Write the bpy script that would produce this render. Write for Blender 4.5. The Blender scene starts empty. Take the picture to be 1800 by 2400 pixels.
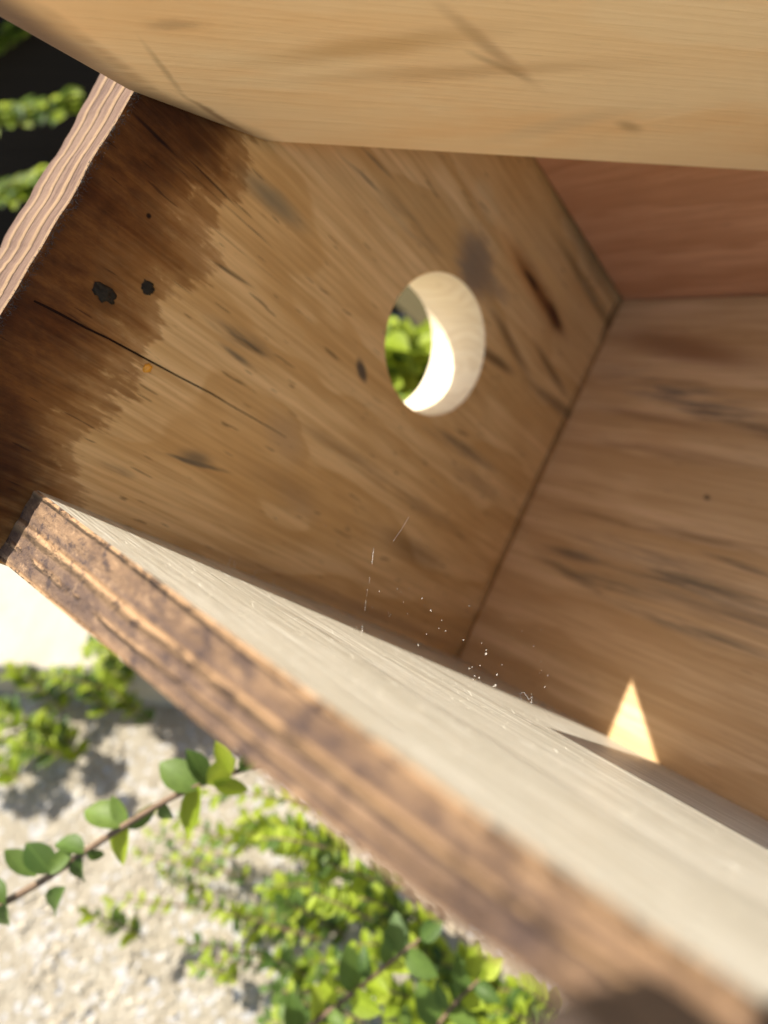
import bpy, bmesh, math, random
import numpy as np
from mathutils import Vector, Matrix, noise as mnoise

# ------------------------------------------------------------------ units: 1 Blender unit = 10 cm
SC = bpy.context.scene
COL = SC.collection

# ---- box frame (u: down the box, v: across the front panel, w: off the front panel) -> camera frame
RB = np.array([[0.6339006046966142, 0.43492419162988505, 0.6395396554556707],
               [0.39956278439974235, -0.8921665756872801, 0.21068550626267257],
               [0.6622081279235342, 0.12198257564719917, -0.7393244528287186]])
TB = np.array([-0.6889002419266134, -0.15369081887256092, 0.8456931176724026])
PITCH = math.radians(50)
cp, sp = math.cos(PITCH), math.sin(PITCH)
# camera axes in the world (right, image-down, forward); the camera sits at the world origin
MCW = np.array([[1, 0, 0], [0, -sp, cp], [0, -cp, -sp]])
GROUND = -2.9

cam_d = bpy.data.cameras.new('camera')
cam = bpy.data.objects.new('camera', cam_d)
COL.objects.link(cam)
SC.camera = cam
cam.matrix_world = Matrix(((1, 0, 0, 0), (0, sp, -cp, 0), (0, cp, sp, 0), (0, 0, 0, 1)))
cam_d.sensor_fit = 'HORIZONTAL'
cam_d.sensor_width = 36
cam_d.lens = 30
cam_d.clip_start = 0.01
cam_d.clip_end = 200
cam_d.dof.use_dof = True
cam_d.dof.focus_distance = 0.93
cam_d.dof.aperture_fstop = 1.45

W_BOX = MCW @ RB
SUN_BOX = np.array([-1, .34, -.357]); SUN_BOX /= np.linalg.norm(SUN_BOX)
SUN = W_BOX @ SUN_BOX
sun_d = bpy.data.lights.new('sun', 'SUN')
sun_d.energy = 4.4
sun_d.angle = math.radians(0.53)
sun_d.color = (1, .945, .86)
sun = bpy.data.objects.new('sun', sun_d)
COL.objects.link(sun)
sun.rotation_euler = Vector(SUN).to_track_quat('Z', 'Y').to_euler()
wd = bpy.data.worlds.new('World'); SC.world = wd; wd.use_nodes = True
sky = wd.node_tree.nodes.new('ShaderNodeTexSky')
sky.sky_type = 'NISHITA'; sky.sun_disc = False
sky.sun_elevation = math.asin(SUN[2]); sky.sun_rotation = math.atan2(SUN[0], SUN[1])
sky.dust_density = 2.0
wd.node_tree.links.new(sky.outputs[0], wd.node_tree.nodes['Background'].inputs[0])
wd.node_tree.nodes['Background'].inputs[1].default_value = 0.085
SC.view_settings.view_transform = 'Standard'
SC.view_settings.look = 'None'
SC.view_settings.exposure = 1.42
SC.view_settings.gamma = 1
SC.cycles.max_bounces = 12
SC.cycles.diffuse_bounces = 8

random.seed(7)

# ------------------------------------------------------------------ helpers: objects
def tag(o, label=None, cat=None, group=None, kind=None):
    if label: o['label'] = label
    if cat: o['category'] = cat
    if group: o['group'] = group
    if kind: o['kind'] = kind
    return o

def empty(name, mat=None):
    o = bpy.data.objects.new(name, None); COL.objects.link(o); o.empty_display_size = .05
    if mat is not None: o.matrix_world = mat
    return o

def mesh_obj(name, verts, faces, mats, parent=None, smooth=False, mat_ids=None):
    me = bpy.data.meshes.new(name)
    me.from_pydata([tuple(v) for v in verts], [], faces)
    for m in (mats if isinstance(mats, (list, tuple)) else [mats]): me.materials.append(m)
    if mat_ids: me.polygons.foreach_set('material_index', mat_ids)
    if smooth: me.polygons.foreach_set('use_smooth', [True] * len(me.polygons))
    me.update()
    o = bpy.data.objects.new(name, me); COL.objects.link(o)
    if parent: o.parent = parent
    return o

def px(x, y, z):
    """a point of the garden, from the direction it is seen in and its distance"""
    return Vector(MCW @ (np.array([(x - 900) / 1500, (y - 1200) / 1500, 1.0]) * z))

def apply_mods(o):
    dg = bpy.context.evaluated_depsgraph_get()
    me = bpy.data.meshes.new_from_object(o.evaluated_get(dg))
    o.modifiers.clear(); old = o.data; o.data = me; me.name = old.name

def bevel(o, wid, seg=2):
    m = o.modifiers.new('bevel', 'BEVEL'); m.width = wid; m.segments = seg; m.limit_method = 'ANGLE'; m.angle_limit = math.radians(40)
    return o

# ------------------------------------------------------------------ helpers: materials
class NT:
    def __init__(s, name):
        s.mat = bpy.data.materials.new(name); s.mat.use_nodes = True
        s.t = s.mat.node_tree; s.t.nodes.clear()
        s.out = s.t.nodes.new('ShaderNodeOutputMaterial')
    def n(s, typ, **kw):
        nd = s.t.nodes.new(typ)
        for k, v in kw.items(): setattr(nd, k, v)
        return nd
    def set(s, sock, v):
        if isinstance(v, bpy.types.NodeSocket): s.t.links.new(v, sock)
        elif isinstance(v, (tuple, list)) and len(v) == 3 and sock.type == 'RGBA': sock.default_value = (*v, 1)
        else: sock.default_value = v
    def obj(s): return s.n('ShaderNodeTexCoord').outputs['Object']
    def map(s, vec, loc=(0, 0, 0), rot=(0, 0, 0), scale=(1, 1, 1), typ='POINT'):
        m = s.n('ShaderNodeMapping', vector_type=typ)
        s.set(m.inputs['Vector'], vec); s.set(m.inputs['Scale'], scale); s.set(m.inputs['Rotation'], rot)
        if typ != 'NORMAL': s.set(m.inputs['Location'], loc)
        return m.outputs[0]
    def noise(s, vec, scale, detail=4, rough=.55, dist=0, col=False):
        m = s.n('ShaderNodeTexNoise')
        s.set(m.inputs['Vector'], vec); s.set(m.inputs['Scale'], scale); s.set(m.inputs['Detail'], detail)
        s.set(m.inputs['Roughness'], rough); s.set(m.inputs['Distortion'], dist)
        return m.outputs['Color' if col else 'Fac']
    def math(s, op, a, b=0.0, c=0.0, clamp=False):
        m = s.n('ShaderNodeMath', operation=op, use_clamp=clamp)
        s.set(m.inputs[0], a); s.set(m.inputs[1], b)
        if op in ('MULTIPLY_ADD', 'SMOOTH_MIN'): s.set(m.inputs[2], c)
        return m.outputs[0]
    def vmath(s, op, a, b=(0, 0, 0), scale=None):
        m = s.n('ShaderNodeVectorMath', operation=op)
        s.set(m.inputs[0], a)
        if op == 'SCALE': s.set(m.inputs['Scale'], scale)
        elif op != 'LENGTH': s.set(m.inputs[1], b)
        return m.outputs['Value' if op == 'LENGTH' else 'Vector']
    def rng(s, v, a, b, lo=0.0, hi=1.0, smooth=True):
        m = s.n('ShaderNodeMapRange', interpolation_type='SMOOTHSTEP' if smooth else 'LINEAR')
        s.set(m.inputs[0], v); s.set(m.inputs[1], a); s.set(m.inputs[2], b); s.set(m.inputs[3], lo); s.set(m.inputs[4], hi)
        return m.outputs[0]
    def mix(s, f, a, b, mode='MIX'):
        m = s.n('ShaderNodeMix', data_type='RGBA', blend_type=mode)
        s.set(m.inputs[0], f); s.set(m.inputs[6], a); s.set(m.inputs[7], b)
        return m.outputs[2]
    def ramp(s, v, stops):
        m = s.n('ShaderNodeValToRGB'); e = m.color_ramp.elements
        while len(e) < len(stops): e.new(.5)
        for el, (p, c) in zip(e, stops): el.position = p; el.color = (*c, 1)
        s.set(m.inputs[0], v); return m.outputs[0]
    def sep(s, vec):
        m = s.n('ShaderNodeSeparateXYZ'); s.set(m.inputs[0], vec); return m.outputs
    def bump(s, h, strength, dist, normal=None):
        m = s.n('ShaderNodeBump'); s.set(m.inputs['Height'], h); s.set(m.inputs['Strength'], strength); s.set(m.inputs['Distance'], dist)
        if normal: s.set(m.inputs['Normal'], normal)
        return m.outputs[0]
    def bsdf(s, col, rough=.6, normal=None, spec=.3, **kw):
        b = s.n('ShaderNodeBsdfPrincipled')
        s.set(b.inputs['Base Color'], col); s.set(b.inputs['Roughness'], rough); s.set(b.inputs['Specular IOR Level'], spec)
        if normal: s.set(b.inputs['Normal'], normal)
        for k, v in kw.items(): s.set(b.inputs[k.replace('_', ' ')], v)
        return b.outputs[0]
    def finish(s, sh): s.t.links.new(sh, s.out.inputs[0]); return s.mat

def wood(name, axes, cols, ring=7.0, seed=0.0, marks=(), rough=.62, fine=.35, stain=None, spec=.28, pores=.5, blotch=.35, bumpd=.004, post=None, wave=1.1, streak=.55):
    """planed softwood. axes = (along, across, depth) indices of the object axes; cols = (early, late, blotch)"""
    t = NT(name)
    P = t.obj()
    o = t.sep(P)
    cmb = t.n('ShaderNodeCombineXYZ')
    for i, a in enumerate(axes): t.t.links.new(o[a], cmb.inputs[i])
    G = t.vmath('ADD', cmb.outputs[0], (seed, seed * 1.7, seed * .6))
    warp = t.noise(t.map(G, scale=(1.1, 2.2, 2.2)), 1.5, 3, .5)
    warp2 = t.noise(t.map(G, scale=(3.5, 14, 14)), 1.3, 2, .5)
    gs = t.sep(G)
    rc = t.math('MULTIPLY_ADD', warp, wave, gs[1])
    rc = t.math('MULTIPLY_ADD', warp2, .035, rc)
    rings = t.math('FRACT', t.math('MULTIPLY', rc, ring))
    late = t.math('MULTIPLY', t.rng(rings, .25, .86), t.rng(rings, 1.0, .9))
    fib = t.noise(t.map(G, scale=(5, 120, 120)), 1.0, 4, .6)
    fib2 = t.noise(t.map(G, scale=(2.2, 34, 34)), 1.0, 4, .6)
    blo = t.noise(t.map(G, scale=(1.4, 4.5, 4.5)), 1.2, 4, .6)
    c = t.mix(t.math('MULTIPLY', late, .75), cols[0], cols[1])
    c = t.mix(t.math('MULTIPLY', t.rng(blo, .42, .72), blotch), c, cols[2])
    c = t.mix(t.rng(fib2, .3, .75, 0, streak), c, cols[1])
    c = t.mix(t.rng(fib, .35, .7, .0, fine), c, t.mix(1, cols[1], (.75, .7, .62), 'MULTIPLY'))
    # pores: short dark ticks along the grain
    po = t.noise(t.map(G, loc=(3, 1, 0), scale=(16, 130, 130)), 1.0, 1, .5)
    c = t.mix(t.math('MULTIPLY', t.rng(po, .70, .76), pores), c, (.10, .055, .02))
    h = t.math('MULTIPLY_ADD', fib, .7, t.math('MULTIPLY', late, .3))
    # individual marks of this plank
    if marks:
        wn = t.noise(t.map(G, scale=(9, 26, 26)), 1.0, 5, .7, col=True)
        wv = t.vmath('SUBTRACT', wn, (.5, .5, .5))
        strk = t.noise(t.map(G, loc=(1, 2, 3), scale=(7, 90, 90)), 1.0, 3, .6)
        (i, j, rotax) = stain_axes(axes)
        for (cx, cy, ang, L, Wd, col, st, wob, edge, brk) in marks:
            loc = [0, 0, 0]; loc[i] = cx; loc[j] = cy
            rot = [0, 0, 0]; rot[rotax] = ang if rotax != 1 else -ang
            sc = [9.0, 9.0, 9.0]; sc[i] = L; sc[j] = Wd
            wsc = [0, 0, 0]; wsc[i] = wob * .6; wsc[j] = wob
            PP = t.vmath('ADD', P, t.vmath('MULTIPLY', wv, tuple(wsc)))
            q = t.map(PP, loc=tuple(loc), rot=tuple(rot), scale=tuple(sc), typ='TEXTURE')
            wq = [1, 1, 1]; wq[3 - i - j] = 0
            f = t.rng(t.vmath('LENGTH', t.vmath('MULTIPLY', q, tuple(wq))), 1.0 + edge * .4, 1.0 - edge)
            f = t.math('MULTIPLY', f, st)
            if brk: f = t.math('MULTIPLY', f, t.rng(strk, .5 - brk * .22, .5 + .12))
            c = t.mix(f, c, col)
            if sum(col) < .12 and st > .8: h = t.math('MULTIPLY_ADD', f, -1.2, h)
    if stain: c = stain(t, P, G, c)
    if post: c = post(t, P, G, c)
    rg = t.math('MULTIPLY_ADD', fib2, .15, rough - .07)
    return t.finish(t.bsdf(c, rg, t.bump(h, .5, bumpd), spec=spec))

def stain_axes(axes):
    """the two in-face object axes (sorted) and the axis turned about"""
    i, j = sorted(axes[:2]); return i, j, 3 - i - j

# ------------------------------------------------------------------ materials
BLK = (.035, .028, .02); GRY = (.13, .095, .055); DKB = (.10, .05, .018)
A_MARKS = [
    (1.392, 1.09, 1.5708, .075, .009, (.05, .03, .014), .9, .012, .6, 0), (1.394, .60, 1.5708, .5, .006, (.12, .07, .03), .7, .01, .8, 0),
    (.4189, .3717, .1066, .0705, .0170, GRY, .85, .012, .9, 1), (.43, .368, .1066, .05, .006, BLK, .85, .006, .6, 1), (.4265, .3384, .0115, .0403, .0082, GRY, .8, .01, .9, 1),
    (.4505, .1303, .2154, .0782, .0050, GRY, .9, .006, .6, 1), (.4515, .1395, .225, .036, .0150, (.17, .12, .065), .75, .01, .9, 0), (.3367, .0585, .0473, .0357, .0075, GRY, .7, .008, .9, 1),
    (.6882, .4728, -.5782, .0292, .0121, (.08, .06, .04), .9, .012, .5, 0), (.356, .4579, .1328, .0504, .0042, BLK, .8, .004, .6, 1),
    (.3494, .6144, .0505, .0856, .0220, (.20, .16, .09), .75, .02, .9, 0), (.4773, .7843, .1107, .059, .0046, GRY, .8, .006, .7, 1),
    (.5, .83, .08, .05, .004, GRY, .7, .006, .7, 1), (.60, .80, .15, .08, .02, (.22, .14, .06), .6, .02, .9, 1),
    (.83, .8714, .0367, .0763, .0605, (.24, .165, .10), .85, .14, .8, 0), (.86, .84, .0367, .07, .05, (.22, .15, .09), .8, .12, .9, 0), (.93, .86, .0, .07, .025, (.26, .175, .10), .7, .10, .9, 0), (.784, .9886, -.0481, .06, .03, (.70, .47, .22), .7, .09, .6, 1),
    (1.14, .97, -.05, .38, .20, (.52, .29, .11), .5, .05, .9, 0), (.9991, .9524, -.1348, .1573, .0300, (.78, .38, .115), .8, .02, .8, 0), (1.0627, 1.008, -.0178, .1683, .0260, (.66, .37, .13), .75, .02, .8, 0),
    (1.08, .9498, -.1187, .18, .034, (.30, .125, .035), .85, .03, .8, 0), (1.0798, .9498, -.1187, .1568, .0170, (.17, .06, .016), .85, .03, .8, 0), (1.17, .943, -.2, .06, .021, (.075, .025, .009), .9, .03, .7, 0), (1.03, .955, -.1, .04, .010, (.05, .018, .006), .9, .008, .5, 0),
    (1.037, .7233, .1422, .0944, .0148, DKB, .75, .012, .8, 0), (1.335, .7684, .128, .1685, .0193, DKB, .6, .012, .8, 0),
    (1.0732, .4844, .1077, .1493, .0200, GRY, .75, .02, .8, 1), (1.0618, .788, -.2083, .1479, .0160, DKB, .6, .012, .8, 0),
    (1.2496, .8279, -.1327, .117, .0150, DKB, .65, .012, .8, 0), (1.157, 1.1816, -.0713, .30, .060, (.14, .085, .033), .65, .03, .8, 0), (1.25, 1.09, -.05, .22, .02, (.11, .065, .022), .6, .02, .8, 0),
    (1.0685, .1965, .0033, .1473, .0316, DKB, .5, .03, .9, 0), (1.1718, .4368, .0131, .1333, .0233, DKB, .5, .02, .9, 1), (.6761, .794, .1732, .0703, .0148, GRY, .6, .02, .8, 1),
    (.5997, .2618, -.4714, .0668, .0364, (.47, .29, .14), .45, .05, .8, 0), (.6993, .1597, -.2297, .069, .0338, (.47, .29, .14), .4, .05, .8, 0),
    (.6439, .181, .0543, .113, .0302, (.37, .19, .06), .5, .03, .9, 0), (.7286, .3076, .0566, .1418, .0138, (.30, .165, .06), .5, .02, .9, 0),
    (.9022, .0121, .0421, .4579, .0182, (.30, .16, .065), .5, .02, .8, 0), (1.0, .30, .02, .25, .02, DKB, .4, .02, .9, 1), (.95, .62, .05, .12, .012, DKB, .5, .012, .9, 1),
    (.1886, .4436, .0402, .0045, .0045, (.015, .008, .003), .9, 0, .5, 0), (.2464, .56, -.0547, .0594, .0023, (.05, .025, .01), .8, .004, .6, 0), (.1378, .5544, -.0348, .047, .0036, (.05, .025, .01), .8, .004, .6, 0),
    (.30, .545, .0, .10, .0018, (.05, .025, .01), .8, .004, .6, 1), (.33, .50, .02, .12, .0016, (.06, .03, .01), .7, .004, .6, 1),
]

def lid_stain(t, P, G, c):
    """dark wood stain brushed over the open end, ragged where it ran along the grain"""
    s = t.sep(P)
    big = t.noise(t.map(P, loc=(4, 2, 0), scale=(3.5, 6.0, 3)), 1.4, 4, .6)
    rag = t.noise(t.map(P, loc=(1, 5, 0), scale=(9, 55, 20)), 1.0, 6, .72)
    run = t.noise(t.map(P, loc=(8, 5, 0), scale=(2.5, 120, 20)), 1.0, 3, .6)
    e = t.math('MULTIPLY_ADD', big, -.20, s[0])
    e = t.math('MULTIPLY_ADD', rag, -.085, e)
    e = t.math('MULTIPLY_ADD', run, -.065, e)            # u minus raggedness
    mott = t.noise(t.map(P, scale=(11, 24, 20)), 1.8, 6, .72)
    soft = t.noise(t.map(P, loc=(3, 3, 0), scale=(5, 8, 8)), 1.2, 4, .6)
    tide = t.math('MULTIPLY', t.rng(e, .118, .100), t.rng(e, .070, .098))
    bare = t.noise(t.map(P, loc=(6, 9, 0), scale=(10, 20, 8)), 1.5, 4, .65)
    outer = t.math('MULTIPLY', t.math('MULTIPLY_ADD', t.rng(e, .121, .104), .55, t.math('MULTIPLY', t.rng(e, .128, .045), .45)), t.math('MAXIMUM', t.rng(bare, .70, .58), t.rng(e, .092, .05)))
    inner = t.rng(e, .105, -.03)
    c = t.mix(t.math('MULTIPLY', outer, t.rng(mott, .25, .55, .70, 1.0)), c, t.mix(1, c, (.46, .345, .235), 'MULTIPLY'))
    c = t.mix(t.math('MULTIPLY', tide, t.rng(soft, .4, .6, .0, .45)), c, t.mix(1, c, (.55, .45, .35), 'MULTIPLY'))
    dk = t.mix(t.rng(mott, .3, .66), (.25, .165, .09), (.64, .55, .43))
    dk = t.mix(t.rng(soft, .35, .65), dk, t.mix(1, dk, (.62, .52, .42), 'MULTIPLY'))
    c = t.mix(inner, c, t.mix(1, c, dk, 'MULTIPLY'))
    # a second coat in the two corners and along the end
    ends_ = t.math('MAXIMUM', t.rng(s[1], .40, .62), t.rng(s[1], .16, -.02))
    coat = t.math('MAXIMUM', t.math('MULTIPLY', ends_, t.rng(e, .10, .0)), t.math('MULTIPLY', t.rng(s[0], .17, .085), .6))
    return t.mix(t.math('MULTIPLY', coat, .8), c, t.mix(1, c, (.36, .29, .22), 'MULTIPLY'))

M_FRONT = wood('front_panel_pine', (0, 1, 2), ((.86, .54, .235), (.60, .325, .105), (.77, .41, .135)), ring=5.0, seed=2.3, marks=A_MARKS, stain=lid_stain, fine=.5, pores=.6, streak=.8, spec=.12, wave=.9)
M_BARREL = wood('bored_hole_wood', (2, 1, 0), ((.86, .76, .57), (.74, .62, .43), (.80, .68, .48)), ring=22, seed=5, fine=.2, pores=.15)

D_MARKS = [(.36, .62, 1.55, .30, .035, (.20, .15, .10), .6, .05, .95, 1), (.43, .38, 1.56, .22, .03, (.22, .16, .10), .6, .05, .95, 1), (.865, .2911, 1.8079, .2648, .045, (.19, .145, .10), .92, .05, .95, .5), (.80, .47, 1.78, .2, .02, (.14, .095, .06), .7, .03, .8, 1), (.3776, .2082, 1.568, .0965, .0157, (.12, .09, .06), .7, .02, .8, 0),
           (.3946, .4806, 1.538, .2125, .0229, (.15, .115, .075), .85, .05, .9, 1), (.333, .3269, 1.5645, .1285, .0151, (.14, .11, .07), .75, .025, .8, 1), (.294, .5333, 1.5863, .186, .0170, (.14, .11, .07), .75, .025, .8, 1),
           (.4645, .5853, 1.6605, .0889, .0086, (.12, .09, .06), .7, .012, .8, 1), (.3285, .2095, 1.7993, .1267, .015, GRY, .6, .02, .8, 1), (1.0047, .2551, 1.7769, .2285, .0459, (.24, .105, .045), .7, .03, .8, 0),
           (.794, .2495, 1.6518, .1952, .0143, (.22, .11, .05), .5, .02, .8, 0), (.6028, .4651, 2.0793, .010, .0076, (.05, .03, .02), .7, .003, .7, 0), (.70, .30, 1.6, .3, .02, (.22, .12, .055), .5, .02, .9, 1), (.50, .40, 1.55, .3, .015, (.17, .10, .05), .6, .02, .9, 1)]
M_FLOOR = wood('floor_panel_pine', (2, 1, 0), ((.72, .49, .27), (.50, .305, .135), (.60, .34, .15)), ring=8, seed=8.1, marks=D_MARKS, fine=.35, pores=.2, wave=.35, streak=.8, spec=.15)
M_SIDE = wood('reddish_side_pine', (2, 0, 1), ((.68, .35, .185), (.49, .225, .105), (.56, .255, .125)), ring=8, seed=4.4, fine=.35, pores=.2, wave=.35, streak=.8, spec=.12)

def pale_fuzz(t, P, G, c):
    f = t.noise(t.map(G, loc=(2, 2, 2), scale=(6, 95, 60)), 1.0, 4, .65)
    g = t.noise(t.map(G, loc=(7, 2, 2), scale=(22, 170, 60)), 1.0, 3, .6)
    c = t.mix(t.rng(f, .50, .66, 0, .7), c, (.76, .735, .63))
    c = t.mix(t.rng(f, .46, .34, 0, .45), c, (.36, .33, .26))
    c = t.mix(t.rng(g, .62, .70, 0, .5), c, (.85, .83, .74))
    return t.mix(t.rng(g, .36, .28, 0, .5), c, (.28, .25, .19))
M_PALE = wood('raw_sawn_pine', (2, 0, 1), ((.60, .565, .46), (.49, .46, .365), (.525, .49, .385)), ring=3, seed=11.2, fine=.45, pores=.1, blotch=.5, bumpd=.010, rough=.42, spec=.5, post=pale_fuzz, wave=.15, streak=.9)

B_MARKS = [(-.1478, .1727, 2.279, .36, .052, (.13, .078, .05), .92, .012, .8, 0), (.10, -.0607, -.541, .17, .030, (.12, .068, .035), .85, .02, .9, 0), (.21, -.122, -.3, .05, .010, (.09, .05, .025), .8, .012, .9, 0), (.1381, -.0611, -.789, .0852, .0060, (.22, .13, .06), .75, .014, .9, 0), (.0625, .0563, -1.2647, .0634, .0060, (.40, .26, .13), .5, .014, .9, 0), (.1194, -.0485, -1.0283, .0389, .0104, (.28, .17, .08), .5, .01, .9, 1),
           (.5165, .1589, -.6406, .125, .0120, (.48, .29, .14), .6, .012, .9, 0), (.5426, .1236, -.4242, .0636, .0077, (.32, .19, .09), .5, .01, .9, 0), (.3529, .1412, .3023, .1912, .0255, (.58, .34, .13), .6, .02, .9, 0),
           (.4863, .1035, .1927, .2669, .0195, (.56, .33, .14), .5, .02, .9, 0), (.7023, -.0068, .5408, .1228, .0273, (.72, .52, .29), .5, .02, .9, 0), (.0901, .1505, .1244, .0412, .0115, (.42, .27, .14), .5, .02, .9, 0), (.8188, -.0013, -.3877, .0337, .014, (.44, .27, .12), .6, .012, .9, 0),
           (.02, .03, -1.0, .2, .012, (.34, .2, .09), .4, .02, .9, 1)]
M_ROOF = wood('golden_lid_pine', (0, 1, 2), ((.95, .69, .375), (.93, .64, .325), (.90, .54, .23)), ring=4, seed=1.6, marks=B_MARKS, fine=.04, pores=.05, blotch=.75, wave=.5, streak=.09)

def stained(name, along, cols, seed=0., ridge=0., rough=.6, dirs=(1, 1, 1), ridgecol=(.62, .44, .25), ridgeax=1, freq=30., spec=.2, wob=.05):
    """weathered brown stain over sawn end wood; along = scale per object axis (small = long streaks)"""
    t = NT(name); P = t.vmath('ADD', t.obj(), (seed, seed, seed))
    a = t.noise(t.map(P, scale=along), 1.0, 5, .65)
    b = t.noise(t.map(P, scale=tuple(x * 3.3 for x in along)), 1.0, 4, .7)
    g = t.noise(t.map(P, scale=(60, 60, 60)), 1.0, 3, .7)
    c = t.mix(t.rng(a, .35, .66), cols[0], cols[1])
    c = t.mix(t.rng(b, .48, .7, 0, .8), c, cols[2])
    c = t.mix(t.rng(g, .55, .75, 0, .5), c, cols[0])
    hh = t.math('MULTIPLY_ADD', g, .5, b)
    if ridge:
        s = t.sep(P)
        r = t.math('MULTIPLY_ADD', a, wob, s[ridgeax])
        r = t.math('MULTIPLY_ADD', t.noise(t.map(P, scale=along), .6, 2), wob, r)
        r = t.math('SINE', t.math('MULTIPLY', r, freq * 6.283))
        rr = t.rng(r, .1, .95)
        c = t.mix(t.math('MULTIPLY', rr, ridge), c, ridgecol)
        hh = t.math('MULTIPLY_ADD', rr, 1.2, hh)
    return t.finish(t.bsdf(c, rough, t.bump(hh, .7, .010), spec=spec))
def rim_mat():
    t = NT('weathered_brown_rim'); P = t.obj(); s_ = t.sep(P)
    # f runs from the inner arris (0) to the outer arris (1) of the sawn end
    f = t.math('DIVIDE', t.math('SUBTRACT', -.025, s_[1]), t.math('MULTIPLY_ADD', s_[2], -.07, .117))
    wv = t.noise(t.map(P, scale=(4, 8, 2.6)), 1.0, 3, .6)
    f = t.math('MULTIPLY_ADD', t.math('SUBTRACT', wv, .5), .16, f)
    a = t.noise(t.map(P, scale=(26, 30, 9)), 1.0, 5, .7)
    b = t.noise(t.map(P, loc=(5, 5, 5), scale=(60, 60, 34)), 1.0, 5, .75)
    d = t.noise(t.map(P, loc=(9, 1, 5), scale=(20, 24, 7)), 1.0, 5, .75)
    c = t.mix(t.rng(a, .36, .64), (.100, .060, .036), (.20, .122, .066))
    ridge = t.math('MAXIMUM', t.math('MULTIPLY', t.rng(f, .40, .47), t.rng(f, .60, .49)), t.math('MAXIMUM', t.rng(f, .085, .03), t.rng(f, .95, 1.0)))
    ridge = t.math('MULTIPLY', ridge, t.rng(d, .28, .5))
    band = t.math('MULTIPLY', t.rng(f, .56, .64), t.rng(f, .98, .86))
    c = t.mix(t.math('MULTIPLY', t.math('MAXIMUM', band, t.math('MULTIPLY', t.rng(f, .28, .37), t.rng(f, .43, .38))), .55), c, (.075, .048, .038))
    r2 = t.math('MULTIPLY', t.math('MULTIPLY', t.rng(f, .70, .75), t.rng(f, .82, .77)), t.rng(a, .40, .55))
    ridge = t.math('MAXIMUM', ridge, t.math('MULTIPLY', r2, .8))
    c = t.mix(t.math('MULTIPLY', ridge, .9), c, (.37, .225, .115))
    c = t.mix(t.math('MULTIPLY', t.rng(b, .51, .64), .85), c, (.036, .024, .023))
    c = t.mix(t.math('MULTIPLY', t.rng(d, .56, .66), .6), c, (.045, .030, .028))
    c = t.mix(t.math('MULTIPLY', t.rng(b, .45, .33), .7), c, (.30, .19, .105))
    h = t.math('MULTIPLY_ADD', ridge, 1.5, t.math('MULTIPLY_ADD', b, .7, a))
    return t.finish(t.bsdf(c, .65, t.bump(h, .8, .012), spec=.15))
M_RIM = rim_mat()
M_END = stained('sawn_end_layers', (20, 3.0, 20), ((.125, .078, .056), (.165, .107, .074), (.080, .048, .036)), seed=1.2, ridge=.75, ridgecol=(.25, .165, .09), ridgeax=2, freq=20, spec=.06, rough=.8, wob=.012)
M_EDGE = stained('dark_brown_stain', (8, 8, 8), ((.085, .045, .02), (.12, .068, .03), (.06, .032, .014)), seed=5.5)
M_SHADE_BLOCK = stained('shadow_block_black', (8, 8, 8), ((.030, .019, .012), (.042, .027, .017), (.022, .014, .009)), seed=6.5, rough=.7)  # near black: the corner shadow is put into this colour

# ------------------------------------------------------------------ the nest box
box_m = Matrix.Identity(4)
for r in range(3):
    for c in range(3): box_m[r][c] = W_BOX[r, c]
tw = MCW @ TB
for r in range(3): box_m[r][3] = tw[r]
BOX = empty('nest_box', box_m)
tag(BOX, 'open wooden nest box with a round entrance hole, seen from inside', 'nest box')

def prism(name, poly, h0, h1, mats, parent, axis=2, ids=None):
    """polygon in the two other axes, extruded along axis from h0 to h1; ids = (cap0, cap1, [side...])"""
    n = len(poly); oth = [a for a in range(3) if a != axis]
    V = []
    for h in (h0, h1):
        for k, p in enumerate(poly):
            v = [0, 0, 0]; v[oth[0]] = p[0]; v[oth[1]] = p[1]; v[axis] = h; V.append(v)
    F = [tuple(range(n))[::-1], tuple(range(n, 2 * n))] + [(k, (k + 1) % n, n + (k + 1) % n, n + k) for k in range(n)]
    o = mesh_obj(name, V, F, mats, parent, mat_ids=ids)
    bm = bmesh.new(); bm.from_mesh(o.data); bmesh.ops.recalc_face_normals(bm, faces=bm.faces); bm.to_mesh(o.data); bm.free()
    return o

# front panel: pine board with the entrance hole; its left end stands above the side panel
TA = .19
ends = [(.085 + .003 * mnoise.noise((v * 14, 0, 1)), v) for v in np.linspace(.84, -.150, 60)]
poly = ends + [(1.58, -.158), (1.58, 1.40), (-.36, 1.40), (-.36, .84)]  # upper end carries an unseen shoulder, added to block stray sun
ids = [0, 0] + [1] * (len(ends) - 1) + [2, 2, 2, 2, 2]
front = prism('front_panel', poly, -TA, 0, [M_FRONT, M_END, M_EDGE, M_BARREL], BOX, 2, ids)
nE = len(ends)
for k in range(nE):   # outer arris of the end is worn wavy
    v = front.data.vertices[k].co
    v.x -= .026; v.x += .007 * mnoise.noise((v.y * 7, 3, 2)) + .005 * mnoise.noise((v.y * 22, 5, 1))
HU, HV, HR = .8482, .6398, .16
a = np.linspace(0, 2 * np.pi, 97)[:-1]
cut = prism('cutter', [(HU + HR * math.cos(x), HV + HR * math.sin(x)) for x in a], -TA - .1, .1, [M_FRONT, M_END, M_EDGE, M_BARREL], BOX, 2, [3] * 98)
b = front.modifiers.new('hole', 'BOOLEAN'); b.object = cut; b.operation = 'DIFFERENCE'; b.solver = 'EXACT'
bevel(front, .0045, 2)
bpy.context.view_layer.update()
apply_mods(front)
bpy.data.objects.remove(cut)

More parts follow.
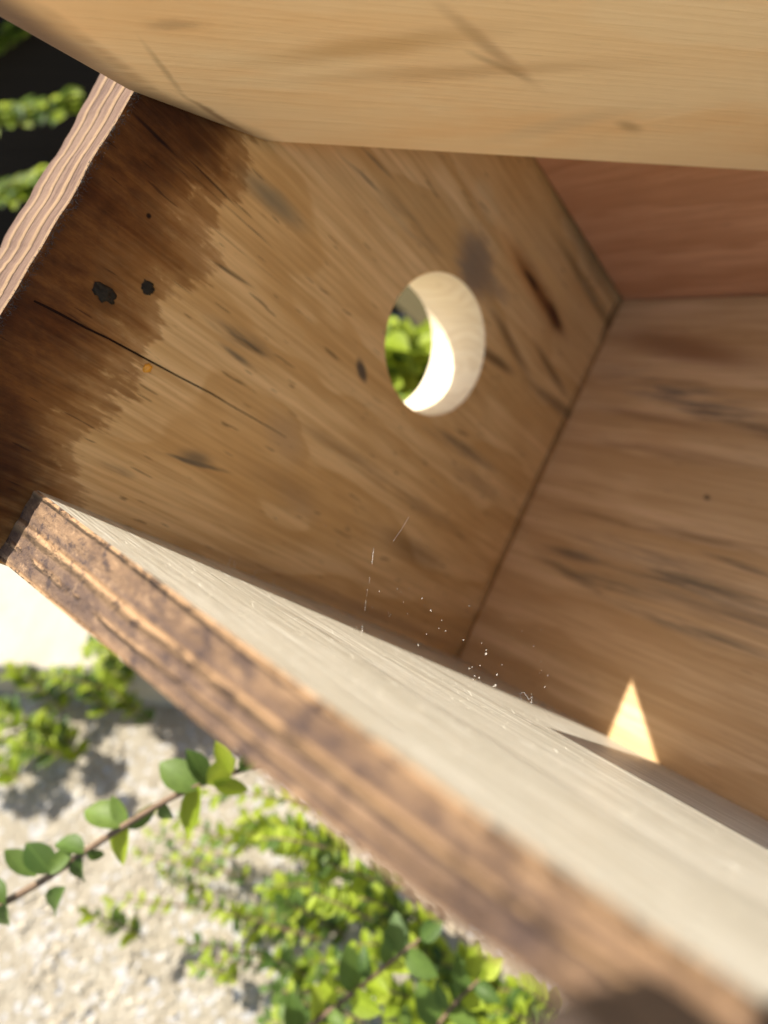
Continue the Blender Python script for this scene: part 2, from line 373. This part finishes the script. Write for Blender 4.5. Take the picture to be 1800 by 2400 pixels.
# torn grey fibres along the inner arris of the front panel's end
t = NT('grey_fuzz'); M_FUZZ = t.finish(t.bsdf((.045, .036, .028), .6, spec=.3))
rf = random.Random(17); V, F = [], []
for _ in range(1100):
    v_ = rf.uniform(.0, .66); p = Vector((.086 + .003 * mnoise.noise((v_ * 14, 0, 1)) + rf.uniform(-.002, .010), v_, -.001))
    d = Vector((rf.uniform(-.2, 1.0), rf.uniform(-.8, .8), rf.uniform(.3, 1.0))).normalized(); L = rf.uniform(.003, .009); q = d.orthogonal().normalized() * .0005; w_ = d.cross(q)
    b0 = len(V); V += [p + q, p - q * .5 + w_ * .87, p - q * .5 - w_ * .87, p + d * L + Vector((rf.uniform(-.3, .3), rf.uniform(-.3, .3), 0)) * L]
    F += [(b0, b0 + 1, b0 + 3), (b0 + 1, b0 + 2, b0 + 3), (b0 + 2, b0, b0 + 3)]
o = mesh_obj('torn_fibre', V, F, M_FUZZ, front); o['kind'] = 'stuff'

# lumps of dirt, a bead of resin and the drying crack on the front panel
def lump(name, c, r, mat, parent, seed, flat=.5, sub=2):
    bm = bmesh.new(); bmesh.ops.create_icosphere(bm, subdivisions=sub, radius=1)
    for v in bm.verts:
        k = 1 + .5 * mnoise.noise(v.co * 1.9 + Vector((seed, 0, 0))) + .4 * mnoise.noise(v.co * 4.5 + Vector((0, seed, 0)))
        v.co = Vector((v.co.x * r[0] * k, v.co.y * r[1] * k, v.co.z * flat * min(r) * k))
    me = bpy.data.meshes.new(name); bm.to_mesh(me); bm.free(); me.materials.append(mat)
    o = bpy.data.objects.new(name, me); COL.objects.link(o); o.parent = parent; o.location = c
    me.polygons.foreach_set('use_smooth', [True] * len(me.polygons))
    return o
t = NT('dark_dirt'); P = t.obj(); nn = t.noise(P, 90, 4, .7)
M_DIRT = t.finish(t.bsdf(t.mix(nn, (.012, .008, .005), (.045, .032, .018)), .7, t.bump(nn, .8, .004), spec=.15))
t = NT('amber_resin'); M_RESIN = t.finish(t.bsdf((.80, .33, .02), .2, spec=.5, Subsurface_Weight=0.0))
lump('dirt_lump', (.1885, .2967, .000), (.018, .012), M_DIRT, front, 1.0, .4, 3)
lump('dirt_lump', (.2398, .3458, .000), (.0095, .011), M_DIRT, front, 4.0, .4, 3)
lump('resin_drop', (.3006, .2330, .001), (.0075, .0085), M_RESIN, front, 2.0, .5)
crk = [(.112, .2285), (.1385, .2311), (.19, .236), (.2252, .240), (.28, .2445), (.325, .2475), (.3575, .2496), (.42, .2545), (.46, .2565), (.5027, .2585), (.56, .2615), (.60, .2625)]
V, F = [], []
for k, (u, v) in enumerate(crk):
    f = k / (len(crk) - 1); wd_ = (.0016 * (1 - f) ** .7 + .0004) * (1 + .5 * mnoise.noise((u * 40, 0, 0)))
    v += .0022 * mnoise.noise((u * 30, 2, 0))
    V += [(u, v - wd_, .0007), (u, v, .0011), (u, v + wd_, .0007)]
    if k:
        b0 = 3 * (k - 1); F += [(b0, b0 + 3, b0 + 4, b0 + 1), (b0 + 1, b0 + 4, b0 + 5, b0 + 2)]
t = NT('crack_dark'); M_CRACK = t.finish(t.bsdf((.018, .008, .004), .9, spec=.05))
mesh_obj('crack', V, F, M_CRACK, front)

# pale side panel: raw inner face, stained end
secs = []
RW = [(0, .240), (.3, .247), (.77, .262), (.9, .268), (1.0, .288), (1.032, .300)]
vt = lambda u: -.030 + .0235 * u
V, F, mid = [], [], []
NV = 10
WS = np.linspace(.002, 1.045, 64)
for w in WS:
    ur = np.interp(w, [p[0] for p in RW], [p[1] for p in RW])
    vb = -.142 + .070 * w
    ring = [(1.395, vt(1.395)), (.9, vt(.9)), (ur + .004, vt(ur) + 0)]
    for k in range(NV + 1):
        f = k / NV
        vv = (vt(ur) - .003) * (1 - f) + vb * f
        uu = ur + .0035 * mnoise.noise((f * 5.0, w * 1.5, 3)) + .0025 * mnoise.noise((f * 14, w * 3, 1))
        ring.append((uu, vv))
    ring += [(ur + .02, vb - .004), (1.395, vb + .02)]
    secs.append([(u, v, w) for u, v in ring])
nr = len(secs[0])
for s_ in secs: V += s_
for i in range(len(secs) - 1):
    for k in range(nr):
        k2 = (k + 1) % nr
        F.append((i * nr + k, i * nr + k2, (i + 1) * nr + k2, (i + 1) * nr + k))
        mid.append(0 if k < 2 else (1 if k <= NV + 2 else 2))
F += [tuple(range(nr)), tuple(range((len(secs) - 1) * nr, len(secs) * nr))]; mid += [2, 2]
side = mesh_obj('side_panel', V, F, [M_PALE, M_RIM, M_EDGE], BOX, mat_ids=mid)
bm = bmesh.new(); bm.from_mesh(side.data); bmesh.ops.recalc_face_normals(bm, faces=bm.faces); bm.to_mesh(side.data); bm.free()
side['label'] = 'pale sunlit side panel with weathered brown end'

# loose wood fibres along the sawn face
V, F = [], []
rs = random.Random(3)
def fibre(p, d, L, r):
    b0 = len(V); d = Vector(d).normalized(); s_ = d.orthogonal().normalized() * r; u_ = d.cross(s_).normalized() * r
    bend = Vector((rs.uniform(-1, 1), rs.uniform(0, 1), rs.uniform(-1, 1))) * L * .35
    for k in range(4):
        c_ = Vector(p) + d * (L * k / 3) + bend * (k / 3) ** 2
        for q in (s_, -s_ * .5 + u_ * .87, -s_ * .5 - u_ * .87): V.append(c_ + q * (1 - k / 4))
        if k:
            o_ = b0 + 3 * (k - 1)
            for m in range(3): F.append((o_ + m, o_ + (m + 1) % 3, o_ + 3 + (m + 1) % 3, o_ + 3 + m))
for _ in range(260):
    w = rs.uniform(.05, 1.0); u = rs.uniform(.3, .95)
    fibre((u, vt(u) - .0005, w), (rs.uniform(-.25, .25), rs.uniform(.0, .22), rs.choice((-1, 1))), rs.uniform(.003, .010), .00028)
for u, w in [(.62, .02), (.66, .03), (.60, .025), (.72, .02)]:
    fibre((u, vt(u), w), (rs.uniform(-1, 1), 1, .4), .02, .0005)
o = mesh_obj('wood_fibre', V, F, M_PALE, side); o['kind'] = 'stuff'

floor_ = prism('floor_panel', [(-.06, .007), (-.06, 1.12), (1.166, 1.12), (1.166, .007)], 1.4, 1.55, [M_FLOOR], BOX, 0); bevel(floor_, .006)
# note: polygon axes for axis=0 are (v, w)
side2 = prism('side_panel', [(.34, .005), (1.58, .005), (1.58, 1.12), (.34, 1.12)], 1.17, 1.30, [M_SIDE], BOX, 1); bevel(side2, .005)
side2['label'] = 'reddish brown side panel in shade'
shade_block = prism('shadow_block', [(.185, -.20), (1.395, -.16), (1.395, -.028), (.195, -.040)], 1.006, 1.16, [M_SHADE_BLOCK], BOX, 2)  # dark block added to stand for a shadow across the near corner
for v in shade_block.data.vertices:
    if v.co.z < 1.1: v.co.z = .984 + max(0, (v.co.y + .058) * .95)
bevel(shade_block, .008)
shade_block['label'] = 'near-black block added for the shadow at the near end'

# golden lid board leaning into the box
lid = prism('lid_board', [(0, 0), (.2019, -.1213), (1.205, -.1213), (1.262, .36), (1.0, 1.15), (-.0238, 1.1507), (-.2956, .3453), (-.135, .144)], -.10, 0, [M_ROOF, M_EDGE], BOX, 2, [1, 0, 0, 0, 1, 1, 1, 1, 1, 1])
ML = Matrix(((.719, -.5379, .4401, .0789), (.4779, -.0772, -.875, .5756), (.5046, .8395, .2016, 0.003), (0, 0, 0, 1)))
lid.matrix_local = ML
bevel(lid, .007, 3)
lid['label'] = 'golden brown lid board leaning across the top'

# ------------------------------------------------------------------ cobweb beads over the pale ledge
t = NT('web_silk'); M_SILK = t.finish(t.bsdf((.85, .84, .8), .35, spec=.6))
t = NT('clear_bead'); M_BEAD = t.finish(t.bsdf((.8, .77, .7), .15, spec=.6, Transmission_Weight=.75, IOR=1.33))
WEB = empty('cobweb', box_m.copy()); tag(WEB, 'fine cobweb thread with dust and droplets above the pale sunlit ledge', 'cobweb')
CB = -RB.T @ TB
def webpt(x, y):
    d = RB.T @ np.array([(x - 900) / 1500, (y - 1200) / 1500, 1.0])
    # sheet of web rising off the ledge: u + 3.05 v = .80
    n_ = np.array([1, 3.05, 0]); k = (.80 - CB @ n_) / (d @ n_)
    return Vector(CB + d * min(max(k, .90), 1.06))
def thread(name, pts, r):
    V, F = [], []
    P_ = [webpt(*p) for p in pts]
    for k, p in enumerate(P_):
        d = (P_[min(k + 1, len(P_) - 1)] - P_[max(k - 1, 0)]).normalized(); s_ = d.orthogonal().normalized(); q = d.cross(s_)
        for m in range(3):
            an = 2.094 * m; V.append(p + (s_ * math.cos(an) + q * math.sin(an)) * r)
        if k:
            for m in range(3): F.append((3 * k - 3 + m, 3 * k - 3 + (m + 1) % 3, 3 * k + (m + 1) % 3, 3 * k + m))
    return mesh_obj(name, V, F, M_SILK, WEB)
for sg in ([(876, 1285), (874, 1302), (872, 1322)], [(867, 1355), (865, 1368)], [(861, 1382), (859, 1398)], [(858, 1406), (855, 1432)], [(849, 1466), (847, 1492)]):
    thread('thread', sg, .00010)
thread('thread', [(958, 1212), (940, 1242), (922, 1268)], .00012)
thread('thread', [(1222, 1640), (1219, 1625), (1228, 1622), (1240, 1640), (1247, 1632), (1246, 1648)], .00014)
bm = bmesh.new()
beads = [(177, 90, 3), (523, 515, 8), (640, 498, 5), (800, 560, 8), (383, 575, 3), (477, 618, 3), (582, 653, 4), (596, 664, 4), (588, 675, 4), (679, 581, 3), (856, 638, 9), (1105, 608, 9), (928, 702, 6), (909, 754, 6), (952, 771, 7), (829, 791, 5), (376, 742, 5), (413, 768, 7), (775, 862, 11), (781, 908, 4), (1068, 830, 9), (1186, 850, 6), (1215, 920, 13), (1215, 895, 8), (1124, 1005, 7), (1105, 1015, 9), (1175, 995, 6), (1140, 1062, 9), (1170, 1075, 12), (1130, 1085, 8), (1285, 1055, 9), (1275, 1125, 14), (1262, 1130, 8), (1318, 990, 6), (1446, 772, 5), (1522, 868, 6), (1570, 968, 5), (1573, 1027, 5), (1560, 1043, 5), (1615, 1060, 8), (1508, 1180, 5), (1502, 1233, 5), (1480, 682, 4), (1573, 762, 4), (1595, 1135, 9), (480, 270, 5), (475, 320, 6), (458, 425, 5), (446, 505, 5), (434, 580, 6), (430, 620, 6), (416, 745, 6)]
for x, y, r in beads:
    p = webpt(700 + .3617 * x, 1200 + .3617 * y)
    m = Matrix.Translation(p) @ Matrix.Diagonal((1, rs.uniform(.8, 1.5), 1, 1))
    bmesh.ops.create_icosphere(bm, subdivisions=1, radius=r * .3617 / 1500 * .52, matrix=m)
for _ in range(70):
    p = webpt(rs.gauss(1050, 220), rs.uniform(1100, 1560))
    bmesh.ops.create_icosphere(bm, subdivisions=1, radius=rs.uniform(.0002, .0005), matrix=Matrix.Translation(p))
me = bpy.data.meshes.new('droplets'); bm.to_mesh(me); bm.free(); me.materials.append(M_BEAD)
o = bpy.data.objects.new('droplets', me); COL.objects.link(o); o.parent = WEB; o['kind'] = 'stuff'

# ------------------------------------------------------------------ garden: ground, stone, backdrop, rail
t = NT('pale_gravel'); P = t.obj()
a_ = t.noise(P, 16, 6, .75); b_ = t.noise(P, 46, 4, .7); v_ = t.n('ShaderNodeTexVoronoi'); t.set(v_.inputs['Vector'], P); t.set(v_.inputs['Scale'], 45.0)
c = t.ramp(a_, [(.3, (.34, .29, .205)), (.5, (.42, .365, .27)), (.7, (.48, .43, .335))])
c = t.mix(t.rng(b_, .5, .7, 0, .5), c, (.28, .23, .16))
c = t.mix(t.math('MULTIPLY', t.rng(t.sep(v_.outputs['Color'])[0], .80, .86), .8), c, (.55, .54, .52))
M_GRAVEL = t.finish(t.bsdf(c, .85, t.bump(t.math('ADD', a_, b_), .8, .05)))
t = NT('limestone'); P = t.obj(); a_ = t.noise(P, 3, 6, .6); b_ = t.noise(P, 40, 3, .7)
c = t.mix(t.rng(a_, .35, .7), (.40, .365, .285), (.35, .31, .235)); c = t.mix(t.rng(b_, .55, .75, 0, .25), c, (.30, .26, .19))
M_STONE = t.finish(t.bsdf(c, .8, t.bump(t.math('MULTIPLY_ADD', b_, .4, a_), .5, .03)))
t = NT('deep_shade_black'); P = t.obj(); a_ = t.noise(t.map(P, scale=(2, 30, 30)), 1, 4, .6)
M_BLACK = t.finish(t.bsdf(t.mix(a_, (.006, .005, .004), (.016, .013, .010)), .8, t.bump(a_, .5, .01), spec=.15))  # near black, deep shade put into the base colour

N = 60
V = [(x, y, GROUND + .03 * mnoise.noise((x * 2.2, y * 2.2, 0)) + .015 * mnoise.noise((x * 7, y * 7, 3))) for y in np.linspace(-4, 6, N + 1) for x in np.linspace(-5, 5, N + 1)]
F = [(j * (N + 1) + i, j * (N + 1) + i + 1, (j + 1) * (N + 1) + i + 1, (j + 1) * (N + 1) + i) for j in range(N) for i in range(N)]
g = mesh_obj('ground', V, F, M_GRAVEL, smooth=True); g['kind'] = 'structure'
R_ = 120
o = mesh_obj('soil', [(-R_, -R_, GROUND - .06), (R_, -R_, GROUND - .06), (R_, R_, GROUND - .06), (-R_, R_, GROUND - .06)], [(0, 1, 2, 3)], M_GRAVEL); o['kind'] = 'structure'
# pebbles
V, F = [], []
ico = bmesh.new(); bmesh.ops.create_icosphere(ico, subdivisions=1, radius=1); iv = [v.co.copy() for v in ico.verts]; iff = [[v.index for v in f.verts] for f in ico.faces]; ico.free()
for _ in range(9000):
    x = rs.uniform(-2.4, 1.2); y = rs.uniform(-.8, 1.3); r = rs.uniform(.005, .013) * rs.uniform(.5, 1.2)
    b0 = len(V); sx, sy, sz = rs.uniform(.7, 1.4) * r, rs.uniform(.7, 1.4) * r, r * .6
    z = GROUND + .03 * mnoise.noise((x * 2.2, y * 2.2, 0)) + .015 * mnoise.noise((x * 7, y * 7, 3))
    V += [(x + p.x * sx, y + p.y * sy, z + p.z * sz) for p in iv]; F += [tuple(b0 + q for q in f) for f in iff]
t = NT('pebble_stone'); P = t.obj(); a_ = t.noise(P, 14, 2, .5); M_PEB = t.finish(t.bsdf(t.ramp(a_, [(.3, (.33, .28, .20)), (.5, (.42, .365, .27)), (.68, (.48, .44, .35))]), .8))
o = mesh_obj('gravel', V, F, M_PEB, smooth=True); o['kind'] = 'stuff'

# stone step: its face towards the camera is in its own shade
top = -2.60
nx = 40
V, F = [], []
prof = [(1.225, GROUND - .05), (1.22, top - .03), (1.24, top), (1.35, top + .004), (2.9, top + .01), (2.9, GROUND - .05)]
for i in range(nx + 1):
    x = -3.2 + i * (3.1 / nx)
    for k, (y, z) in enumerate(prof):
        V.append((x, y + (.03 * mnoise.noise((x * 2.5, k * .2, 0)) + .012 * mnoise.noise((x * 9, k, 5)) if k < 4 else 0) - .06 * (x + .5), z + .008 * mnoise.noise((x * 5, y * 3, 9))))
    if i:
        for k in range(5): b0 = (i - 1) * 6 + k; F.append((b0, b0 + 6, b0 + 7, b0 + 1))
F += [tuple(range(6)), tuple(range(nx * 6, nx * 6 + 6))[::-1]]
o = mesh_obj('paving_slab', V, F, M_STONE); tag(o, 'pale cream stone slab raised above the gravel at left', 'slab')

# near-black boards added behind everything to stand for deep shade
BACKDROP = empty('shade_backdrop', Matrix.Translation((0, 4.5, GROUND))); tag(BACKDROP, 'near-black boards added for the deep shade behind the box', 'backdrop')
for k in range(4):
    pl = prism('plank', [(-5, .0), (5, .0), (5, .22), (-5, .22)], k * .62 - .05, k * .62 + .58, M_BLACK, BACKDROP, 2)
    bevel(pl, .02)

# a brown garden rail beyond the hole
t = NT('olive_brown_rail'); nz = t.noise(t.map(t.obj(), scale=(2, 20, 20)), 1, 4, .6)
M_RAIL = t.finish(t.bsdf(t.mix(nz, (.10, .078, .030), (.16, .125, .055)), .8, t.bump(nz, .4, .01)))
pa, pb = px(820, 615, 3.75), px(1130, 905, 3.75)
dx = (pb - pa).normalized(); vz = (-(pa + pb)).normalized(); vz = (vz - dx * vz.dot(dx)).normalized(); vy = vz.cross(dx)
Lr = (pb - pa).length
rail = prism('garden_rail', [(-.6, 0), (Lr + .9, 0), (Lr + .9, .42), (-.6, .42)], -.10, 0, [M_RAIL], None, 2)
rail.matrix_world = Matrix(((dx.x, vy.x, vz.x, pa.x), (dx.y, vy.y, vz.y, pa.y), (dx.z, vy.z, vz.z, pa.z), (0, 0, 0, 1)))
bevel(rail, .012); tag(rail, 'dark olive brown rail seen through the upper part of the round hole', 'rail')

# ------------------------------------------------------------------ plants
def leaf_mat(name, cols, trans=.35, mass=False):
    t = NT(name); oi = t.n('ShaderNodeNewGeometry' if mass else 'ShaderNodeObjectInfo'); P = t.obj(); s = t.sep(P)
    c = t.ramp(oi.outputs['Random Per Island' if mass else 'Random'], [(0, cols[0]), (.45, cols[1]), (1, cols[2])])
    vein = t.rng(t.math('ABSOLUTE', s[0]), .03, .0)
    c = t.mix(t.math('MULTIPLY', vein, 0.0 if mass else .5), c, tuple(min(1, q * 1.6) for q in cols[1]))
    nz = t.noise(P, 6, 3, .6); c = t.mix(t.rng(nz, .4, .75, 0, .35), c, tuple(q * .6 for q in cols[0]))
    p = t.bsdf(c, .5, spec=.18)
    tr = t.n('ShaderNodeBsdfTranslucent'); t.set(tr.inputs[0], t.mix(.5, c, tuple(min(1, q * 1.7) for q in cols[2])))
    m = t.n('ShaderNodeMixShader'); m.inputs[0].default_value = trans
    t.t.links.new(p, m.inputs[1]); t.t.links.new(tr.outputs[0], m.inputs[2])
    return t.finish(m.outputs[0])
M_LEAF = leaf_mat('dull_green_leaf', ((.045, .085, .018), (.085, .14, .028), (.14, .20, .04)))
M_LIME = leaf_mat('lime_green_leaf', ((.15, .21, .014), (.24, .31, .020), (.34, .40, .05)), .45)
M_LIMES = leaf_mat('small_lime_leaves', ((.15, .21, .014), (.24, .31, .020), (.34, .40, .05)), .45, True)
M_DULLS = leaf_mat('small_green_leaves', ((.045, .085, .018), (.085, .14, .028), (.14, .20, .04)), .35, True)
M_DARKL = leaf_mat('shaded_green_leaf', ((.05, .09, .02), (.09, .14, .03), (.13, .19, .05)))
t = NT('brown_stem'); nz = t.noise(t.obj(), 40, 3, .6); M_STEM = t.finish(t.bsdf(t.mix(nz, (.10, .06, .035), (.20, .13, .075)), .7))

def leaf_mesh(name, mat, fold, curl, wid):
    V, F = [], []
    st = [(0, .03), (.12, .30), (.30, .47), (.52, .50), (.74, .38), (.90, .18), (1.0, .02)]
    for y, hw in st:
        z = -curl * (y - .3) ** 2
        hw *= wid * .60
        V += [(-hw, y, z + fold * hw), (0, y, z), (hw, y, z + fold * hw)]
    for k in range(len(st) - 1):
        b0 = 3 * k; F += [(b0, b0 + 1, b0 + 4, b0 + 3), (b0 + 1, b0 + 2, b0 + 5, b0 + 4)]
    me = bpy.data.meshes.new(name); me.from_pydata(V, [], F); me.materials.append(mat)
    me.polygons.foreach_set('use_smooth', [True] * len(F)); me.update()
    return me
LM = {k: [leaf_mesh('leaf', m, f, c, w) for f, c, w in ((.35, .25, 1.0), (.6, .4, .9), (.15, .1, 1.1), (.45, -.15, .85))] for k, m in (('dull', M_LEAF), ('lime', M_LIME), ('dark', M_DARKL))}

MANY = {}
def add_leaf(root, inv, base, d, nrm, L, kind, rg):
    d = d.normalized(); x = d.cross(nrm)
    if x.length < 1e-4: x = d.orthogonal()
    x.normalize(); z = x.cross(d)
    rec = MANY.setdefault(root.name, [0, [], [], [], root]); rec[0] += 1
    msh = rg.choice(LM[kind])
    m = Matrix(((x.x, d.x, z.x, base.x), (x.y, d.y, z.y, base.y), (x.z, d.z, z.z, base.z), (0, 0, 0, 1)))
    m = inv @ m @ Matrix.Scale(L, 4)
    if rec[0] > 285:
        b0 = len(rec[1]); rec[1].extend((m @ v.co)[:] for v in msh.vertices); rec[2].extend(tuple(b0 + q for q in p.vertices) for p in msh.polygons)
        rec[3].extend([0 if kind == 'lime' else 1] * len(msh.polygons)); return None
    o = bpy.data.objects.new('leaf', msh); COL.objects.link(o); o.parent = root
    o.matrix_local = m
    return o

def stem(root, inv, pts, r0, r1):
    V, F = [], []
    for k, p in enumerate(pts):
        d = (pts[min(k + 1, len(pts) - 1)] - pts[max(k - 1, 0)]).normalized(); s_ = d.orthogonal().normalized(); q = d.cross(s_)
        r = r0 + (r1 - r0) * k / (len(pts) - 1)
        for m in range(6): V.append(inv @ (p + (s_ * math.cos(m * 1.0472) + q * math.sin(m * 1.0472)) * r))
        if k:
            for m in range(6): F.append((6 * k - 6 + m, 6 * k - 6 + (m + 1) % 6, 6 * k + (m + 1) % 6, 6 * k + m))
    return mesh_obj('stem', V, F, M_STEM, root, smooth=True)

def smooth_path(P, n):
    out = []
    for k in range(n):
        f = k / (n - 1) * (len(P) - 1); i = min(int(f), len(P) - 2); t_ = f - i
        p0, p1, p2, p3 = P[max(i - 1, 0)], P[i], P[i + 1], P[min(i + 2, len(P) - 1)]
        out.append(.5 * ((2 * p1) + (p2 - p0) * t_ + (2 * p0 - 5 * p1 + 4 * p2 - p3) * t_ ** 2 + (3 * p1 - p0 - 3 * p2 + p3) * t_ ** 3))
    return out

UP = Vector((0, 0, 1)); TOSUN = Vector(SUN)
def twig(root, inv, ctrl, n, L, kind, rg, r0=.012, spread=1.0, upb=.4):
    """one twig: a stem and n leaves in pairs"""
    pts = smooth_path(ctrl, max(8, len(ctrl) * 4))
    stem(root, inv, pts, r0, r0 * .4)
    for k in range(n):
        f = (k // 2 + .5 + rg.uniform(-.2, .2)) / (n / 2) * (len(pts) - 2)
        i = max(0, min(int(f), len(pts) - 2)); p = pts[i].lerp(pts[i + 1], max(0, min(1, f - i)))
        ax = (pts[i + 1] - pts[i]).normalized()
        s_ = ax.cross(UP); s_ = s_.normalized() if s_.length > 1e-3 else ax.orthogonal()
        side_ = s_ * (1 if k % 2 else -1)
        d = ax * rg.uniform(.2, .8) + side_ * spread * rg.uniform(.5, 1.1) + UP * rg.uniform(-.2, .5) * upb * 2
        nrm = UP * .8 + TOSUN * .4 + Vector((rg.uniform(-.6, .6), rg.uniform(-.6, .6), rg.uniform(-.3, .3)))
        add_leaf(root, inv, p, d, nrm, L * rg.uniform(.6, 1.15), rg.choice(kind) if isinstance(kind, (list, tuple)) else kind, rg)
    add_leaf(root, inv, pts[-1], pts[-1] - pts[-2], UP, L * .8, kind[0] if isinstance(kind, (list, tuple)) else kind, rg)

def plant(name, label, base, cat='shrub', group=None):
    m = Matrix.Translation(base); r = empty(name, m); tag(r, label, cat, group); return r, m.inverted()

# the sprig that shows clearly at lower left: leaf by leaf
rg = random.Random(21)
r, inv = plant('creeping_sprig', 'creeping brown sprig with paired oval leaves crossing the pale gravel at left', px(-60, 2150, 1.46))
Z = 1.44
stem(r, inv, smooth_path([px(-70, 2150, 1.48), px(20, 2110, 1.47), px(110, 2058, 1.46), px(205, 1992, 1.45), px(300, 1930, Z), px(390, 1876, Z), px(470, 1838, 1.45), px(580, 1800, 1.47), px(720, 1760, 1.50)], 40), .0095, .006)
def pleaf(bx, by, tx, ty, roll, kind, dz=0.03, sc=1.0, z=Z):
    b_, t_ = px(bx, by, z), px(tx, ty, z + dz)
    d = t_ - b_; view = (Vector((0, 0, 0)) - b_).normalized()
    add_leaf(r, inv, b_, d, view + d.normalized().cross(view) * roll, d.length * sc * .9, kind, rg)
for a_ in [(292, 1935, 182, 1884, .3, 'dull'), (300, 1938, 262, 1856, -.7, 'dull'), (303, 1942, 372, 1872, .5, 'dull'), (118, 2045, 55, 1966, .2, 'dull'), (114, 2048, 186, 1972, -.4, 'dull'), (196, 1998, 120, 1962, .5, 'dull'),
           (84, 2055, 2, 1990, .5, 'dark'), (150, 2080, 108, 2156, .9, 'dark'), (190, 2010, 186, 2082, 1.0, 'dark'), (462, 1850, 362, 1776, .1, 'dull'), (482, 1842, 438, 1742, .7, 'dark'), (485, 1838, 560, 1770, .2, 'lime'),
           (470, 1842, 440, 1960, .9, 'lime'), (300, 1940, 268, 2040, 1.0, 'lime'), (384, 1880, 400, 1935, .6, 'dark'), (10, 2115, -50, 2050, .2, 'dull'), (12, 2118, 10, 2190, .8, 'dark'), (205, 1996, 250, 2010, .6, 'dull'),
           (500, 1830, 590, 1850, .5, 'lime'), (560, 1806, 620, 1730, .3, 'dull'), (540, 1812, 500, 1730, .3, 'lime')]:
    pleaf(*a_)

# soft groups of leaves farther back
def bush(name, label, base, spots, n, L, kinds, seed, up=.04, span=90):
    rg = random.Random(seed)
    r, inv = plant(name, label, base)
    for x, y, z in spots:
        z = min(z, -GROUND / (.766 + .643 * (y + 60 - 1200) / 1500) - .12)
        p = px(x + span * rg.uniform(.4, 1), y + rg.uniform(10, 60), z); q = px(x - span * rg.uniform(.4, 1), y + rg.uniform(-50, 30), z + rg.uniform(-.1, .1))
        twig(r, inv, [p, p.lerp(q, .5) + UP * rg.uniform(0, up), q], n, L * rg.uniform(.8, 1.2), kinds, rg, .005)
rs = random.Random(12)
bush('low_shrub', 'blurred low shrub beside the cream slab at far left', px(60, 1700, 2.9),
     [(rs.uniform(-40, 260), 0, 0) for _ in range(0)] + [(a + rs.uniform(-25, 25), 1745 - a * .62 + rs.uniform(-110, 70), rs.uniform(2.6, 2.9)) for a in (-60, -40, -10, 10, 40, 60, 90, 110, 140, 160, 190, 210, 230, 250, 270)] + [(260, 1640, 2.8), (320, 1655, 2.8)], 16, .075, ['lime', 'lime', 'dull'], 3, .04, 70)
spots = [(rs.uniform(250, 760), 0, rs.uniform(2.3, 2.75)) for _ in range(16)]
bush('trailing_stems', 'thin trailing stems with small pale leaves spread over the gravel', px(500, 2050, 2.6),
     [(x, 1850 + (760 - x) * .33 + rs.uniform(-60, 330), z) for x, _, z in spots], 13, .048, ['lime', 'dull', 'lime'], 8, .03, 120)
bush('leafy_shrub', 'dense bright green shrub beneath the lower edge of the box', px(950, 2350, 2.2),
     [(700 + 33 * k + rs.uniform(-30, 30), 1960 + (33 * k) * .74 + (k % 5) * 62 + rs.uniform(-40, 40), rs.uniform(1.95, 2.3)) for k in range(24)], 18, .058, ['lime', 'lime', 'dull'], 5)
bush('leafy_shrub', 'shadowy leaf clump behind the bright green shrub at the bottom', px(900, 2300, 2.6),
     [(rs.uniform(620, 900), rs.uniform(2050, 2420), rs.uniform(2.4, 2.8)) for k in range(15)], 14, .062, ['dull', 'lime', 'dark'], 6)
bush('leafy_shrub', 'far soft lime leaves along the underside of the box edge', px(1000, 2250, 2.6),
     [(480 + 33 * k, 1690 + (480 + 33 * k - 423) * .79 + rs.uniform(-10, 110), rs.uniform(2.0, 2.7)) for k in range(4, 31)], 19, .062, ['lime', 'lime', 'dull'], 31)
r, inv = plant('woody_sprig', 'brown woody sprig with broad leaves near the bottom edge', px(980, 2400, 1.7))
twig(r, inv, [px(690, 2440, 1.72), px(749, 2387, 1.7), px(830, 2325, 1.7), px(900, 2268, 1.68), px(985, 2200, 1.66)], 14, .10, ['dull', 'lime'], rg, .010)
twig(r, inv, [px(980, 2470, 1.75), px(1060, 2360, 1.72), px(1130, 2290, 1.7)], 10, .10, ['lime', 'dull'], rg, .008)

# seen through the entrance hole
r, inv = plant('leafy_shrub', 'bright green leaves seen through the round hole', px(930, 950, 2.7))
rg = random.Random(9)
for k in range(17):
    x = rg.uniform(800, 1030); y = rg.uniform(768, 990) + max(0, x - 935) * .9; z = rg.uniform(2.75, 3.1)
    p = px(x - 60, y + 60, z); q = px(x + 30, y - 20, z - .05)
    twig(r, inv, [p, p.lerp(q, .5) + UP * .05, q], 17, .17, ['lime', 'lime', 'lime', 'lime', 'dull'], rg, .006)

# fronds against the dark backdrop, upper left
for lab, path in (('flat green frond highest against the black background, upper left', [(-140, 190, 2.5), (-20, 110, 2.45), (60, 50, 2.4)]),
                  ('flat green frond with a glinting leaf, middle of the three at upper left', [(-160, 300, 2.4), (-20, 270, 2.4), (80, 258, 2.35), (165, 240, 2.3)]),
                  ('broad green frond lowest of the three at upper left', [(-160, 470, 2.35), (-20, 450, 2.35), (60, 435, 2.3), (120, 415, 2.3)])):
    r, inv = plant('green_frond', lab, px(*path[0]), 'frond', 'fronds against the black timber')
    for off in (0, 14, -14, 26):
        twig(r, inv, [px(x + rg.uniform(-5, 5), y + off, z * 1.5) for x, y, z in path], 34, .10, ['lime', 'dull'], rg, .006, spread=.8, upb=.2)

for nm, (cnt, mv, mf, mi, root) in MANY.items():
    if mv:
        o = mesh_obj('small_leaves', mv, mf, [M_LIMES, M_DULLS], root, smooth=True, mat_ids=mi); o['kind'] = 'stuff'
